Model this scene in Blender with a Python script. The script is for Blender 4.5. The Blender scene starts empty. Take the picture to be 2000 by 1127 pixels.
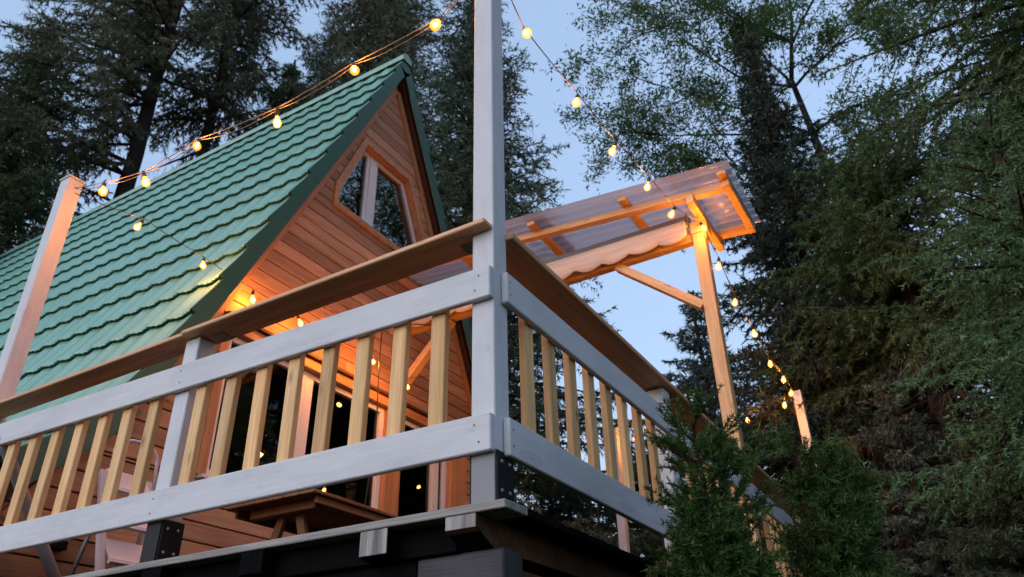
import bpy, bmesh, math, random
import numpy as np
from mathutils import Vector, Matrix

random.seed(7)
SC = bpy.context.scene
COL = SC.collection

# ------------------------------------------------------------------ camera, sky, sun, exposure
CAM_R = Vector((0.862025, 0.506501, -0.019212))
CAM_U = Vector((0.269004, -0.425042, 0.864278))
CAM_F = Vector((-0.429592, 0.750197, 0.502648))
CAM_P = Vector((1.248469, -2.049713, -0.621427))
cd = bpy.data.cameras.new('camera')
cam = bpy.data.objects.new('camera', cd)
COL.objects.link(cam)
m = Matrix((CAM_R, CAM_U, -CAM_F)).transposed().to_4x4()
m.translation = CAM_P
cam.matrix_world = m
cd.sensor_width = 36.0
cd.lens = 1510.88 / 2000 * 36
cd.clip_start = 0.05
cd.clip_end = 2000
cd.dof.use_dof = True
cd.dof.focus_distance = 3.2
cd.dof.aperture_fstop = 4.5
SC.camera = cam

SUN_EL, SUN_AZ = math.radians(-1), math.radians(205)     # azimuth measured from +Y towards +X
world = bpy.data.worlds.new('World')
SC.world = world
world.use_nodes = True
wn = world.node_tree
wn.nodes.clear()
wo = wn.nodes.new('ShaderNodeOutputWorld')
wb = wn.nodes.new('ShaderNodeBackground')
sky = wn.nodes.new('ShaderNodeTexSky')
sky.sky_type = 'NISHITA'
sky.sun_disc = False
sky.sun_elevation = SUN_EL
sky.sun_rotation = SUN_AZ
sky.air_density = 1.0
sky.dust_density = 2.0
sky.ozone_density = 1.6
wb.inputs['Strength'].default_value = 0.15
# even dusk haze laid over the clear sky model, the same in every direction
mxs = wn.nodes.new('ShaderNodeMix'); mxs.data_type = 'RGBA'
mxs.inputs[0].default_value = 0.60
mxs.inputs[7].default_value = (0.124, 0.168, 0.240, 1)
wn.links.new(sky.outputs[0], mxs.inputs[6])
wn.links.new(mxs.outputs[2], wb.inputs[0])
wn.links.new(wb.outputs[0], wo.inputs[0])

sl = bpy.data.lights.new('sun', 'SUN')
sl.energy = 0.064
sl.angle = math.radians(60)
sl.color = (1.0, 0.93, 0.93)
so = bpy.data.objects.new('sun', sl)
COL.objects.link(so)
se = math.radians(24)
so.rotation_euler = Vector((-math.sin(SUN_AZ) * math.cos(se), -math.cos(SUN_AZ) * math.cos(se), -math.sin(se))).to_track_quat('-Z', 'Y').to_euler()

SC.view_settings.view_transform = 'Standard'
SC.view_settings.look = 'None'
SC.view_settings.gamma = 1.0
SC.view_settings.use_curve_mapping = False
SC.view_settings.exposure = 4.72
SC.render.engine = 'CYCLES'
SC.cycles.max_bounces = 8
SC.cycles.transparent_max_bounces = 24
SC.cycles.caustics_reflective = False
SC.cycles.caustics_refractive = False
SC.cycles.sample_clamp_indirect = 4
SC.cycles.use_denoising = True

BULB_W = 0.54          # point light power per bulb

# ------------------------------------------------------------------ materials
def newmat(name):
    mt = bpy.data.materials.new(name)
    mt.use_nodes = True
    nt = mt.node_tree
    return mt, nt, nt.nodes['Principled BSDF']

def N(nt, t, **kw):
    n = nt.nodes.new(t)
    for k, v in kw.items():
        if k.startswith('i_'):
            n.inputs[k[2:].replace('_', ' ')].default_value = v
        else:
            setattr(n, k, v)
    return n

def coords(nt, scale, rnd=True):
    tc = N(nt, 'ShaderNodeTexCoord')
    src = tc.outputs['Object']
    if rnd:
        oi = N(nt, 'ShaderNodeObjectInfo')
        mu = N(nt, 'ShaderNodeMath', operation='MULTIPLY')
        mu.inputs[1].default_value = 37.3
        nt.links.new(oi.outputs['Random'], mu.inputs[0])
        ad = N(nt, 'ShaderNodeVectorMath', operation='ADD')
        nt.links.new(src, ad.inputs[0]); nt.links.new(mu.outputs[0], ad.inputs[1])
        src = ad.outputs[0]
    mp = N(nt, 'ShaderNodeMapping')
    mp.inputs['Scale'].default_value = scale
    nt.links.new(src, mp.inputs['Vector'])
    return mp.outputs[0]

def ramp(nt, fac, stops):
    r = N(nt, 'ShaderNodeValToRGB')
    el = r.color_ramp.elements
    while len(el) < len(stops):
        el.new(0.5)
    for e, (p, c) in zip(el, stops):
        e.position = p
        e.color = (c[0], c[1], c[2], 1) if len(c) == 3 else c
    nt.links.new(fac, r.inputs[0])
    return r.outputs[0]

def mixc(nt, fac, a, b, mode='MIX'):
    mx = N(nt, 'ShaderNodeMix', data_type='RGBA', blend_type=mode)
    for s, v in ((0, fac), (6, a), (7, b)):
        if hasattr(v, 'links'):
            nt.links.new(v, mx.inputs[s])
        else:
            mx.inputs[s].default_value = v if s == 0 else (*v, 1)
    return mx.outputs[2]

def wood(name, light, dark, rough=0.6, knots=0.6, var=0.3, bump=0.25, spec=0.3, grey=None):
    mt, nt, p = newmat(name)
    n1 = N(nt, 'ShaderNodeTexNoise'); n1.inputs['Scale'].default_value = 1.0; n1.inputs['Detail'].default_value = 5; n1.inputs['Distortion'].default_value = 0.6
    nt.links.new(coords(nt, (1.6, 22, 22)), n1.inputs['Vector'])
    n2 = N(nt, 'ShaderNodeTexNoise'); n2.inputs['Scale'].default_value = 1.0; n2.inputs['Detail'].default_value = 3
    nt.links.new(coords(nt, (5, 150, 150)), n2.inputs['Vector'])
    c = ramp(nt, n1.outputs[0], [(0.3, dark), (0.5, tuple(0.5 * a + 0.5 * b for a, b in zip(light, dark))), (0.68, light)])
    f2 = ramp(nt, n2.outputs[0], [(0.35, (0.72, 0.7, 0.68)), (0.6, (1, 1, 1))])
    c = mixc(nt, 0.7, c, f2, 'MULTIPLY')
    if knots:
        vo = N(nt, 'ShaderNodeTexVoronoi'); vo.inputs['Scale'].default_value = 1.0
        nt.links.new(coords(nt, (4.2, 11, 11)), vo.inputs['Vector'])
        kf = ramp(nt, vo.outputs['Distance'], [(0.05, (1, 1, 1)), (0.13, (0.35, 0.35, 0.35)), (0.2, (0, 0, 0))])
        wn_ = N(nt, 'ShaderNodeTexWhiteNoise'); nt.links.new(vo.outputs['Color'], wn_.inputs['Vector'])
        kt = ramp(nt, wn_.outputs['Value'], [(0.72, (0, 0, 0)), (0.74, (1, 1, 1))])
        kk = mixc(nt, 1.0, kf, kt, 'MULTIPLY')
        kk2 = mixc(nt, 1.0, kk, (knots, knots, knots), 'MULTIPLY')
        c = mixc(nt, kk2, c, tuple(0.3 * d for d in dark))
    if grey:
        n3 = N(nt, 'ShaderNodeTexNoise'); n3.inputs['Scale'].default_value = 3; n3.inputs['Detail'].default_value = 4
        nt.links.new(coords(nt, (1, 1, 1)), n3.inputs['Vector'])
        c = mixc(nt, ramp(nt, n3.outputs[0], [(0.4, (0, 0, 0)), (0.7, (0.8, 0.8, 0.8))]), c, grey)
    oi = N(nt, 'ShaderNodeObjectInfo')
    mr = N(nt, 'ShaderNodeMapRange'); mr.inputs[3].default_value = 1 - var; mr.inputs[4].default_value = 1 + var * 0.6
    nt.links.new(oi.outputs['Random'], mr.inputs[0])
    hs = N(nt, 'ShaderNodeHueSaturation')
    nt.links.new(c, hs.inputs['Color']); nt.links.new(mr.outputs[0], hs.inputs['Value'])
    nt.links.new(hs.outputs[0], p.inputs['Base Color'])
    p.inputs['Roughness'].default_value = rough
    p.inputs['Specular IOR Level'].default_value = spec
    b = N(nt, 'ShaderNodeBump'); b.inputs['Strength'].default_value = bump; b.inputs['Distance'].default_value = 0.004
    nt.links.new(n2.outputs[0], b.inputs['Height'])
    nt.links.new(b.outputs[0], p.inputs['Normal'])
    return mt

def paint(name, col, rough=0.45, dirt=0.12, bump=0.12, grain=True, spec=0.4, metal=0.0, stain=(0.35, 0.33, 0.3), knots=0.0, dscale=(1, 3, 3)):
    mt, nt, p = newmat(name)
    n1 = N(nt, 'ShaderNodeTexNoise'); n1.inputs['Scale'].default_value = 2.3; n1.inputs['Detail'].default_value = 6; n1.inputs['Roughness'].default_value = 0.65
    nt.links.new(coords(nt, dscale), n1.inputs['Vector'])
    f = ramp(nt, n1.outputs[0], [(0.45, (0, 0, 0)), (0.8, (dirt * 2.2,) * 3)])
    c = mixc(nt, f, col, tuple(a * b for a, b in zip(col, stain)))
    n3 = N(nt, 'ShaderNodeTexNoise'); n3.inputs['Scale'].default_value = 26; n3.inputs['Detail'].default_value = 2
    nt.links.new(coords(nt, (0.5, 1, 1)), n3.inputs['Vector'])
    f3 = ramp(nt, n3.outputs[0], [(0.70, (0, 0, 0)), (0.78, (dirt * 1.6,) * 3)])
    c = mixc(nt, f3, c, tuple(0.45 * a for a in col))
    if knots:
        # grain and knots of the timber telegraphing through the paint
        n4 = N(nt, 'ShaderNodeTexNoise'); n4.inputs['Scale'].default_value = 1; n4.inputs['Detail'].default_value = 6; n4.inputs['Distortion'].default_value = 0.8
        nt.links.new(coords(nt, (2.2, 34, 34)), n4.inputs['Vector'])
        c = mixc(nt, 1.0, c, ramp(nt, n4.outputs[0], [(0.3, (0.91, 0.91, 0.92)), (0.62, (1, 1, 1))]), 'MULTIPLY')
        vo = N(nt, 'ShaderNodeTexVoronoi'); vo.inputs['Scale'].default_value = 1.0
        nt.links.new(coords(nt, (2.6, 9, 9)), vo.inputs['Vector'])
        kf = ramp(nt, vo.outputs['Distance'], [(0.06, (knots, knots, knots)), (0.13, (knots * 0.2,) * 3), (0.19, (knots * 0.6,) * 3), (0.24, (0, 0, 0))])
        wn_ = N(nt, 'ShaderNodeTexWhiteNoise'); nt.links.new(vo.outputs['Color'], wn_.inputs['Vector'])
        kt = ramp(nt, wn_.outputs['Value'], [(0.80, (0, 0, 0)), (0.82, (1, 1, 1))])
        c = mixc(nt, mixc(nt, 1.0, kf, kt, 'MULTIPLY'), c, tuple(0.5 * a for a in col))
    nt.links.new(c, p.inputs['Base Color'])
    p.inputs['Roughness'].default_value = rough
    p.inputs['Specular IOR Level'].default_value = spec
    p.inputs['Metallic'].default_value = metal
    n2 = N(nt, 'ShaderNodeTexNoise'); n2.inputs['Scale'].default_value = 1; n2.inputs['Detail'].default_value = 3
    nt.links.new(coords(nt, (4, 90, 90) if grain else (30, 30, 30)), n2.inputs['Vector'])
    b = N(nt, 'ShaderNodeBump'); b.inputs['Strength'].default_value = bump; b.inputs['Distance'].default_value = 0.003
    nt.links.new(n2.outputs[0], b.inputs['Height'])
    nt.links.new(b.outputs[0], p.inputs['Normal'])
    return mt

def foliage(name, c1, c2, c3, brown=(0.05, 0.04, 0.025), bfac=0.35, trans=0.25, nscale=0.8):
    mt, nt, p = newmat(name)
    g = N(nt, 'ShaderNodeNewGeometry')
    c = ramp(nt, g.outputs['Random Per Island'], [(0.0, c1), (0.5, c2), (1.0, c3)])
    n1 = N(nt, 'ShaderNodeTexNoise'); n1.inputs['Scale'].default_value = nscale; n1.inputs['Detail'].default_value = 3
    nt.links.new(coords(nt, (1, 1, 1)), n1.inputs['Vector'])
    f = ramp(nt, n1.outputs[0], [(0.45, (0, 0, 0)), (0.65, (bfac,) * 3)])
    c = mixc(nt, f, c, brown)
    nt.links.new(c, p.inputs['Base Color'])
    p.inputs['Roughness'].default_value = 0.6
    p.inputs['Specular IOR Level'].default_value = 0.25
    tr = N(nt, 'ShaderNodeBsdfTranslucent')
    nt.links.new(c, tr.inputs['Color'])
    ms = N(nt, 'ShaderNodeMixShader'); ms.inputs[0].default_value = trans
    nt.links.new(p.outputs[0], ms.inputs[1]); nt.links.new(tr.outputs[0], ms.inputs[2])
    nt.links.new(ms.outputs[0], nt.nodes['Material Output'].inputs['Surface'])
    return mt

M = {}
M['white'] = paint('white_paint', (0.58, 0.575, 0.59), 0.6, 0.14, 0.35, knots=0.45)
M['white_pvc'] = paint('white_plastic', (0.72, 0.71, 0.72), 0.35, 0.04, 0.02, False)
M['grey_steel'] = paint('grey_steel', (0.17, 0.175, 0.19), 0.45, 0.15, 0.03, False, 0.5)
M['black_steel'] = paint('black_steel', (0.007, 0.007, 0.008), 0.5, 0.1, 0.03, False, 0.15)
M['bolt'] = paint('bolt_zinc', (0.35, 0.34, 0.33), 0.4, 0.1, 0.02, False, 0.5, 0.7)
M['screw'] = paint('screw_dark', (0.09, 0.09, 0.10), 0.5, 0.1, 0.02, False, 0.5)
M['pine'] = wood('raw_pine', (0.85, 0.53, 0.25), (0.65, 0.35, 0.13), 0.6, 0.8, 0.26)
M['pergola_pine'] = wood('pergola_pine', (0.70, 0.47, 0.25), (0.55, 0.34, 0.16), 0.55, 0.6, 0.14)
M['shelf'] = wood('stained_shelf', (0.74, 0.40, 0.20), (0.53, 0.26, 0.125), 0.5, 0.95, 0.1, 0.2, 0.4)
M['siding'] = wood('stained_siding', (0.54, 0.305, 0.175), (0.39, 0.195, 0.105), 0.55, 0.85, 0.36, 0.3, 0.3)
M['trim'] = wood('stained_trim', (0.58, 0.29, 0.14), (0.43, 0.19, 0.08), 0.5, 0.7, 0.12, 0.2, 0.35)
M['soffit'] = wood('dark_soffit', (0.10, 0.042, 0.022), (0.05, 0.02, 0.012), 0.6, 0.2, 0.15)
M['grey_wood'] = wood('weathered_wood', (0.40, 0.37, 0.345), (0.19, 0.17, 0.155), 0.8, 0.3, 0.15, 0.8, 0.15)
M['end_grain'] = wood('weathered_end_grain', (0.52, 0.48, 0.45), (0.15, 0.135, 0.125), 0.85, 0.2, 0.15, 1.0, 0.1)
M['shade_black'] = wood('shade_black_wood', (0.007, 0.007, 0.008), (0.004, 0.004, 0.0045), 0.8, 0.1, 0.2, 0.4, 0.02)  # near black puts the shade under the deck into the wood colour
M['slate_wood'] = wood('slate_stained_wood', (0.036, 0.036, 0.042), (0.018, 0.018, 0.021), 0.6, 0.3, 0.1, 0.6, 0.3, grey=(0.06, 0.06, 0.068))
M['brown_joist'] = wood('brown_joist', (0.12, 0.058, 0.026), (0.06, 0.027, 0.012), 0.65, 0.3, 0.1, 0.4, 0.2)
M['table'] = wood('table_wood', (0.33, 0.15, 0.06), (0.2, 0.08, 0.03), 0.5, 0.4, 0.15)
M['bark'] = wood('bark', (0.07, 0.052, 0.042), (0.022, 0.017, 0.014), 0.9, 0, 0.2, 1.0, 0.1)
M['bark_red'] = wood('bark_reddish', (0.09, 0.055, 0.045), (0.03, 0.018, 0.014), 0.9, 0, 0.2, 1.0, 0.1)
M['cord'] = paint('cord_rubber', (0.012, 0.012, 0.012), 0.45, 0, 0, False, 0.5)
M['cord_pale'] = paint('cord_pale', (0.11, 0.105, 0.10), 0.45, 0, 0, False, 0.5)
M['cassette'] = paint('awning_metal', (0.10, 0.095, 0.10), 0.4, 0.1, 0.02, False)
M['roof'] = paint('green_tile_lit', (0.180, 0.375, 0.295), 0.28, 0.22, 0.03, False, 0.5, 0, (0.55, 0.6, 0.52), dscale=(5, 0.8, 1))  # same green as the fascia, lightened by sky sheen put into the colour
M['fascia'] = paint('green_fascia_shaded', (0.022, 0.092, 0.054), 0.42, 0.10, 0.03, False, 0.5, 0, (0.7, 0.7, 0.7))  # roof green darkened in the colour for the shaded gable side
M['pipe'] = paint('pipe_grey', (0.17, 0.16, 0.16), 0.4, 0.1, 0.02, False)
M['ladder'] = paint('ladder_paint', (0.52, 0.47, 0.48), 0.4, 0.06, 0.02, False)
M['rod'] = paint('ladder_rod', (0.26, 0.24, 0.24), 0.35, 0.1, 0.02, False, 0.5, 0.3)
M['dark_room'] = paint('room_dark', (0.012, 0.011, 0.010), 0.8, 0, 0, False)
M['foundation'] = paint('foundation', (0.05, 0.045, 0.04), 0.9, 0.2, 0.2, False)

def pane_mat(name, ior):
    mt, nt, p = newmat(name)
    nt.nodes.remove(p)
    fr = N(nt, 'ShaderNodeFresnel'); fr.inputs['IOR'].default_value = ior
    tr = N(nt, 'ShaderNodeBsdfTransparent'); tr.inputs[0].default_value = (0.75, 0.77, 0.78, 1)
    gl = N(nt, 'ShaderNodeBsdfGlossy'); gl.inputs['Roughness'].default_value = 0.01
    n1 = N(nt, 'ShaderNodeTexNoise'); n1.inputs['Scale'].default_value = 2.2
    nt.links.new(coords(nt, (1, 1, 1), False), n1.inputs['Vector'])
    b = N(nt, 'ShaderNodeBump'); b.inputs['Strength'].default_value = 0.05; b.inputs['Distance'].default_value = 0.02
    nt.links.new(n1.outputs[0], b.inputs['Height']); nt.links.new(b.outputs[0], gl.inputs['Normal'])
    ms = N(nt, 'ShaderNodeMixShader')
    nt.links.new(fr.outputs[0], ms.inputs[0]); nt.links.new(tr.outputs[0], ms.inputs[1]); nt.links.new(gl.outputs[0], ms.inputs[2])
    nt.links.new(ms.outputs[0], nt.nodes['Material Output'].inputs['Surface'])
    return mt
M['glass'] = pane_mat('window_glass', 3.0)
M['door_glass'] = pane_mat('door_glass', 1.4)

def sheet_mat():
    mt, nt, p = newmat('corrugated_plastic')
    p.inputs['Base Color'].default_value = (0.50, 0.48, 0.53, 1)
    p.inputs['Roughness'].default_value = 0.12
    p.inputs['Specular IOR Level'].default_value = 0.5
    tl = N(nt, 'ShaderNodeBsdfTranslucent'); tl.inputs[0].default_value = (0.64, 0.65, 0.72, 1)
    tr = N(nt, 'ShaderNodeBsdfTransparent'); tr.inputs[0].default_value = (0.62, 0.60, 0.64, 1)
    a = N(nt, 'ShaderNodeMixShader'); a.inputs[0].default_value = 0.45
    b = N(nt, 'ShaderNodeMixShader'); b.inputs[0].default_value = 0.20
    nt.links.new(p.outputs[0], a.inputs[1]); nt.links.new(tl.outputs[0], a.inputs[2])
    nt.links.new(a.outputs[0], b.inputs[1]); nt.links.new(tr.outputs[0], b.inputs[2])
    nt.links.new(b.outputs[0], nt.nodes['Material Output'].inputs['Surface'])
    return mt
M['sheet'] = sheet_mat()

def fabric_mat():
    mt, nt, p = newmat('awning_fabric')
    tc = coords(nt, (1, 1, 14), False)
    n1 = N(nt, 'ShaderNodeTexNoise'); n1.inputs['Scale'].default_value = 2.5; n1.inputs['Detail'].default_value = 4
    nt.links.new(tc, n1.inputs['Vector'])
    c = ramp(nt, n1.outputs[0], [(0.35, (0.68, 0.55, 0.46)), (0.65, (0.80, 0.68, 0.58))])
    nt.links.new(c, p.inputs['Base Color'])
    p.inputs['Roughness'].default_value = 0.85
    tl = N(nt, 'ShaderNodeBsdfTranslucent'); nt.links.new(c, tl.inputs[0])
    a = N(nt, 'ShaderNodeMixShader'); a.inputs[0].default_value = 0.3
    nt.links.new(p.outputs[0], a.inputs[1]); nt.links.new(tl.outputs[0], a.inputs[2])
    nt.links.new(a.outputs[0], nt.nodes['Material Output'].inputs['Surface'])
    return mt
M['fabric'] = fabric_mat()

def bulb_mats():
    mt, nt, p = newmat('bulb_glass')
    nt.nodes.remove(p)
    tr = N(nt, 'ShaderNodeBsdfTransparent'); tr.inputs[0].default_value = (1.0, 0.74, 0.42, 1)
    gl = N(nt, 'ShaderNodeBsdfGlossy'); gl.inputs['Roughness'].default_value = 0.05
    em = N(nt, 'ShaderNodeEmission'); em.inputs[0].default_value = (1.0, 0.27, 0.02, 1); em.inputs[1].default_value = 0.055  # glass itself emits orange, standing in for the glow halo
    ms = N(nt, 'ShaderNodeMixShader'); ms.inputs[0].default_value = 0.08
    ad = N(nt, 'ShaderNodeAddShader')
    nt.links.new(tr.outputs[0], ms.inputs[1]); nt.links.new(gl.outputs[0], ms.inputs[2])
    nt.links.new(ms.outputs[0], ad.inputs[0]); nt.links.new(em.outputs[0], ad.inputs[1])
    nt.links.new(ad.outputs[0], nt.nodes['Material Output'].inputs['Surface'])
    mt.cycles.emission_sampling = 'NONE'
    m2, nt, p = newmat('bulb_filament')
    p.inputs['Base Color'].default_value = (0.1, 0.1, 0.1, 1)
    p.inputs['Emission Color'].default_value = (1.0, 0.50, 0.13, 1)
    p.inputs['Emission Strength'].default_value = 2.2
    m2.cycles.emission_sampling = 'NONE'
    return mt, m2
M['bulb_glass'], M['filament'] = bulb_mats()

M['f_spruce'] = foliage('spruce_needles', (0.062, 0.094, 0.042), (0.108, 0.155, 0.068), (0.165, 0.22, 0.10))
M['f_dark'] = foliage('dark_spruce_needles', (0.046, 0.074, 0.042), (0.084, 0.126, 0.074), (0.145, 0.195, 0.125), bfac=0.25)
M['f_black'] = foliage('black_green_needles', (0.018, 0.032, 0.022), (0.036, 0.060, 0.042), (0.105, 0.148, 0.112), bfac=0.2)
M['f_grey'] = foliage('grey_green_needles', (0.088, 0.104, 0.056), (0.142, 0.162, 0.088), (0.20, 0.22, 0.125), brown=(0.07, 0.055, 0.04), bfac=0.7)
M['f_yellow'] = foliage('yellow_green_needles', (0.046, 0.086, 0.032), (0.082, 0.142, 0.052), (0.142, 0.215, 0.085), bfac=0.3)
M['f_blue'] = foliage('blue_spruce_needles', (0.048, 0.078, 0.066), (0.10, 0.145, 0.126), (0.20, 0.26, 0.23), bfac=0.15)
M['f_hem'] = foliage('hemlock_needles', (0.050, 0.115, 0.050), (0.085, 0.180, 0.080), (0.14, 0.26, 0.125), bfac=0.15)
M['f_leaf'] = foliage('locust_leaves', (0.055, 0.100, 0.032), (0.095, 0.165, 0.052), (0.15, 0.24, 0.08), bfac=0.1, trans=0.4)
M['f_yew'] = foliage('yew_needles', (0.030, 0.066, 0.016), (0.062, 0.125, 0.030), (0.12, 0.20, 0.056), brown=(0.02, 0.045, 0.015), bfac=0.5, nscale=5)
M['dry'] = foliage('dry_twigs', (0.045, 0.036, 0.028), (0.075, 0.06, 0.045), (0.11, 0.088, 0.065), bfac=0.0, trans=0.0)

def ground_mat():
    mt, nt, p = newmat('ground_grass')
    n1 = N(nt, 'ShaderNodeTexNoise'); n1.inputs['Scale'].default_value = 0.6; n1.inputs['Detail'].default_value = 8
    nt.links.new(coords(nt, (1, 1, 1), False), n1.inputs['Vector'])
    c = ramp(nt, n1.outputs[0], [(0.35, (0.010, 0.013, 0.007)), (0.6, (0.022, 0.027, 0.012)), (0.75, (0.03, 0.024, 0.016))])
    nt.links.new(c, p.inputs['Base Color']); p.inputs['Roughness'].default_value = 0.95
    return mt
M['ground'] = ground_mat()

# ------------------------------------------------------------------ object helpers
WM = {}      # world matrix by object, without waiting for the depsgraph

def link(o, parent=None, mat_world=None):
    COL.objects.link(o)
    mw = mat_world if mat_world is not None else Matrix.Identity(4)
    if parent is not None:
        o.parent = parent
        o.matrix_basis = WM[parent].inverted() @ mw
    else:
        o.matrix_basis = mw
    WM[o] = mw
    return o

def thing(name, label, cat, loc=(0, 0, 0), group=None):
    o = bpy.data.objects.new(name, None)
    o.empty_display_size = 0.2
    link(o, None, Matrix.Translation(loc))
    o['label'] = label; o['category'] = cat
    if group: o['group'] = group
    return o

def obj(name, mesh, parent=None, mw=None, label=None):
    o = bpy.data.objects.new(name, mesh)
    link(o, parent, mw)
    if label: o['label'] = label
    return o

BOXES = {}
def box_mesh(L, W, H, mat, bev):
    key = (round(L, 4), round(W, 4), round(H, 4), mat, bev)
    if key in BOXES: return BOXES[key]
    bm = bmesh.new()
    bmesh.ops.create_cube(bm, size=1)
    for v in bm.verts:
        v.co.x *= L; v.co.y *= W; v.co.z *= H
    if bev:
        b = min(bev, 0.3 * min(L, W, H))
        bmesh.ops.bevel(bm, geom=list(bm.edges), offset=b, segments=1, affect='EDGES', clamp_overlap=True)
    me = bpy.data.meshes.new('box'); bm.to_mesh(me); bm.free()
    me.materials.append(M[mat])
    BOXES[key] = me
    return me

def board(name, a, b, w, t, mat, parent, up=(0, 0, 1), bev=0.003, label=None, roll=0.0):
    """straight timber from a to b; w across, t along 'up'"""
    a = Vector(a); b = Vector(b)
    x = (b - a).normalized(); u = Vector(up)
    y = u.cross(x).normalized(); z = x.cross(y)
    mw = Matrix((x, y, z)).transposed().to_4x4()
    mw.translation = (a + b) / 2
    if roll: mw = mw @ Matrix.Rotation(roll, 4, 'X')
    return obj(name, box_mesh((b - a).length, w, t, mat, bev), parent, mw, label)

def abox(name, x0, x1, y0, y1, z0, z1, mat, parent, bev=0.003, label=None):
    d = (x1 - x0, y1 - y0, z1 - z0); c = ((x0 + x1) / 2, (y0 + y1) / 2, (z0 + z1) / 2)
    k = d.index(max(d))
    if k == 0: return board(name, (x0, c[1], c[2]), (x1, c[1], c[2]), d[1], d[2], mat, parent, (0, 0, 1), bev, label)
    if k == 1: return board(name, (c[0], y0, c[2]), (c[0], y1, c[2]), d[0], d[2], mat, parent, (0, 0, 1), bev, label)
    return board(name, (c[0], c[1], z0), (c[0], c[1], z1), d[0], d[1], mat, parent, (0, 1, 0), bev, label)

def mesh_py(verts, faces, mat, smooth=False):
    me = bpy.data.meshes.new('mesh')
    me.from_pydata([tuple(v) for v in verts], [], faces)
    if mat: me.materials.append(M[mat])
    if smooth:
        me.shade_smooth()
    return me

def tube_data(pts, r, n=6, verts=None, faces=None, cap=True):
    verts = [] if verts is None else verts; faces = [] if faces is None else faces
    pts = [Vector(p) for p in pts]
    rs = r if hasattr(r, '__len__') else [r] * len(pts)
    base = len(verts)
    ref = Vector((0, 0, 1))
    prev = None
    for i, p in enumerate(pts):
        t = (pts[min(i + 1, len(pts) - 1)] - pts[max(i - 1, 0)])
        if t.length < 1e-9: t = Vector((0, 0, 1))
        t.normalize()
        if prev is None:
            s = t.cross(ref if abs(t.z) < 0.95 else Vector((1, 0, 0))).normalized()
        else:
            s = (prev - t * prev.dot(t))
            s = s.normalized() if s.length > 1e-6 else t.orthogonal().normalized()
        prev = s
        u = t.cross(s)
        for k in range(n):
            a = 2 * math.pi * k / n
            verts.append(p + (s * math.cos(a) + u * math.sin(a)) * rs[i])
    for i in range(len(pts) - 1):
        for k in range(n):
            a = base + i * n + k; b = base + i * n + (k + 1) % n
            faces.append((a, b, b + n, a + n))
    if cap:
        faces.append(tuple(base + k for k in range(n))[::-1])
        faces.append(tuple(base + (len(pts) - 1) * n + k for k in range(n)))
    return verts, faces

def tube(name, pts, r, mat, parent, n=8, label=None, smooth=True):
    v, f = tube_data(pts, r, n)
    return obj(name, mesh_py(v, f, mat, smooth), parent, None, label)

def prism(name, poly, axis, a0, a1, mat, parent, label=None):
    """polygon in the plane across 'axis' extruded from a0 to a1; poly = list of the other two coordinates"""
    n = len(poly)
    def mk(a, p):
        q = list(p); q.insert(axis, a); return Vector(q)
    vs = [mk(a0, p) for p in poly] + [mk(a1, p) for p in poly]
    c = sum(vs, Vector()) / (2 * n)
    fs = [tuple(range(n)), tuple(range(2 * n - 1, n - 1, -1))] + [(i, i + n, (i + 1) % n + n, (i + 1) % n) for i in range(n)]
    bm = bmesh.new()
    bv = [bm.verts.new(v - c) for v in vs]
    for f in fs:
        bm.faces.new([bv[i] for i in f])
    bmesh.ops.recalc_face_normals(bm, faces=bm.faces)
    me = bpy.data.meshes.new('prism'); bm.to_mesh(me); bm.free()
    me.materials.append(M[mat])
    return obj(name, me, parent, Matrix.Translation(c), label)

def disc_screw(name, p, d, r, mat, parent, h=0.003):
    p = Vector(p); d = Vector(d).normalized()
    v, f = tube_data([p - d * 0.002, p + d * h * 0.6, p + d * h], [r, r, r * 0.6], 8)
    return obj(name, mesh_py(v, f, mat, False), parent, None)

# ------------------------------------------------------------------ ground
GZ = -2.1
bm = bmesh.new()
bmesh.ops.create_grid(bm, x_segments=40, y_segments=40, size=150)
for v in bm.verts:
    d = math.hypot(v.co.x, v.co.y)
    v.co.z = GZ + (max(0, d - 25) * 0.05 if d > 25 else 0) + (random.uniform(-0.05, 0.05) if d > 12 else 0)
me = bpy.data.meshes.new('ground'); bm.to_mesh(me); bm.free()
me.materials.append(M['ground'])
g = obj('ground', me); g['kind'] = 'structure'

# ------------------------------------------------------------------ cabin
XF = -3.10      # plane of the green barge boards
XW = -3.23      # plane of the gable siding
YR = 3.10       # ridge
XB = -12.2      # back end
OUT = [(3.10, 6.42), (0.82, 1.62), (0.70, 1.37), (0.57, 1.19), (0.42, 1.03), (0.25, 0.865), (0.08, 0.70)]
INN = [(3.10, 6.14), (0.90, 1.56), (0.79, 1.37), (0.66, 1.16), (0.51, 0.975), (0.34, 0.735), (0.12, 0.49)]
SL = (3.10 - 0.82) / (6.42 - 1.62)
def y_inn(z):
    pts = INN
    if z >= pts[0][1]: return YR
    for (ya, za), (yb, zb) in zip(pts, pts[1:]):
        if za >= z >= zb:
            return ya + (yb - ya) * (za - z) / (za - zb)
    return pts[-1][0]
def y_wall(z):      # left limit of the gable siding at height z
    return max(y_inn(z) + 0.02, 0.16)

cabin = thing('cabin', 'steep A-frame cabin with green metal tile roof and brown wooden gable', 'cabin', (XW, YR, 0))

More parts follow.
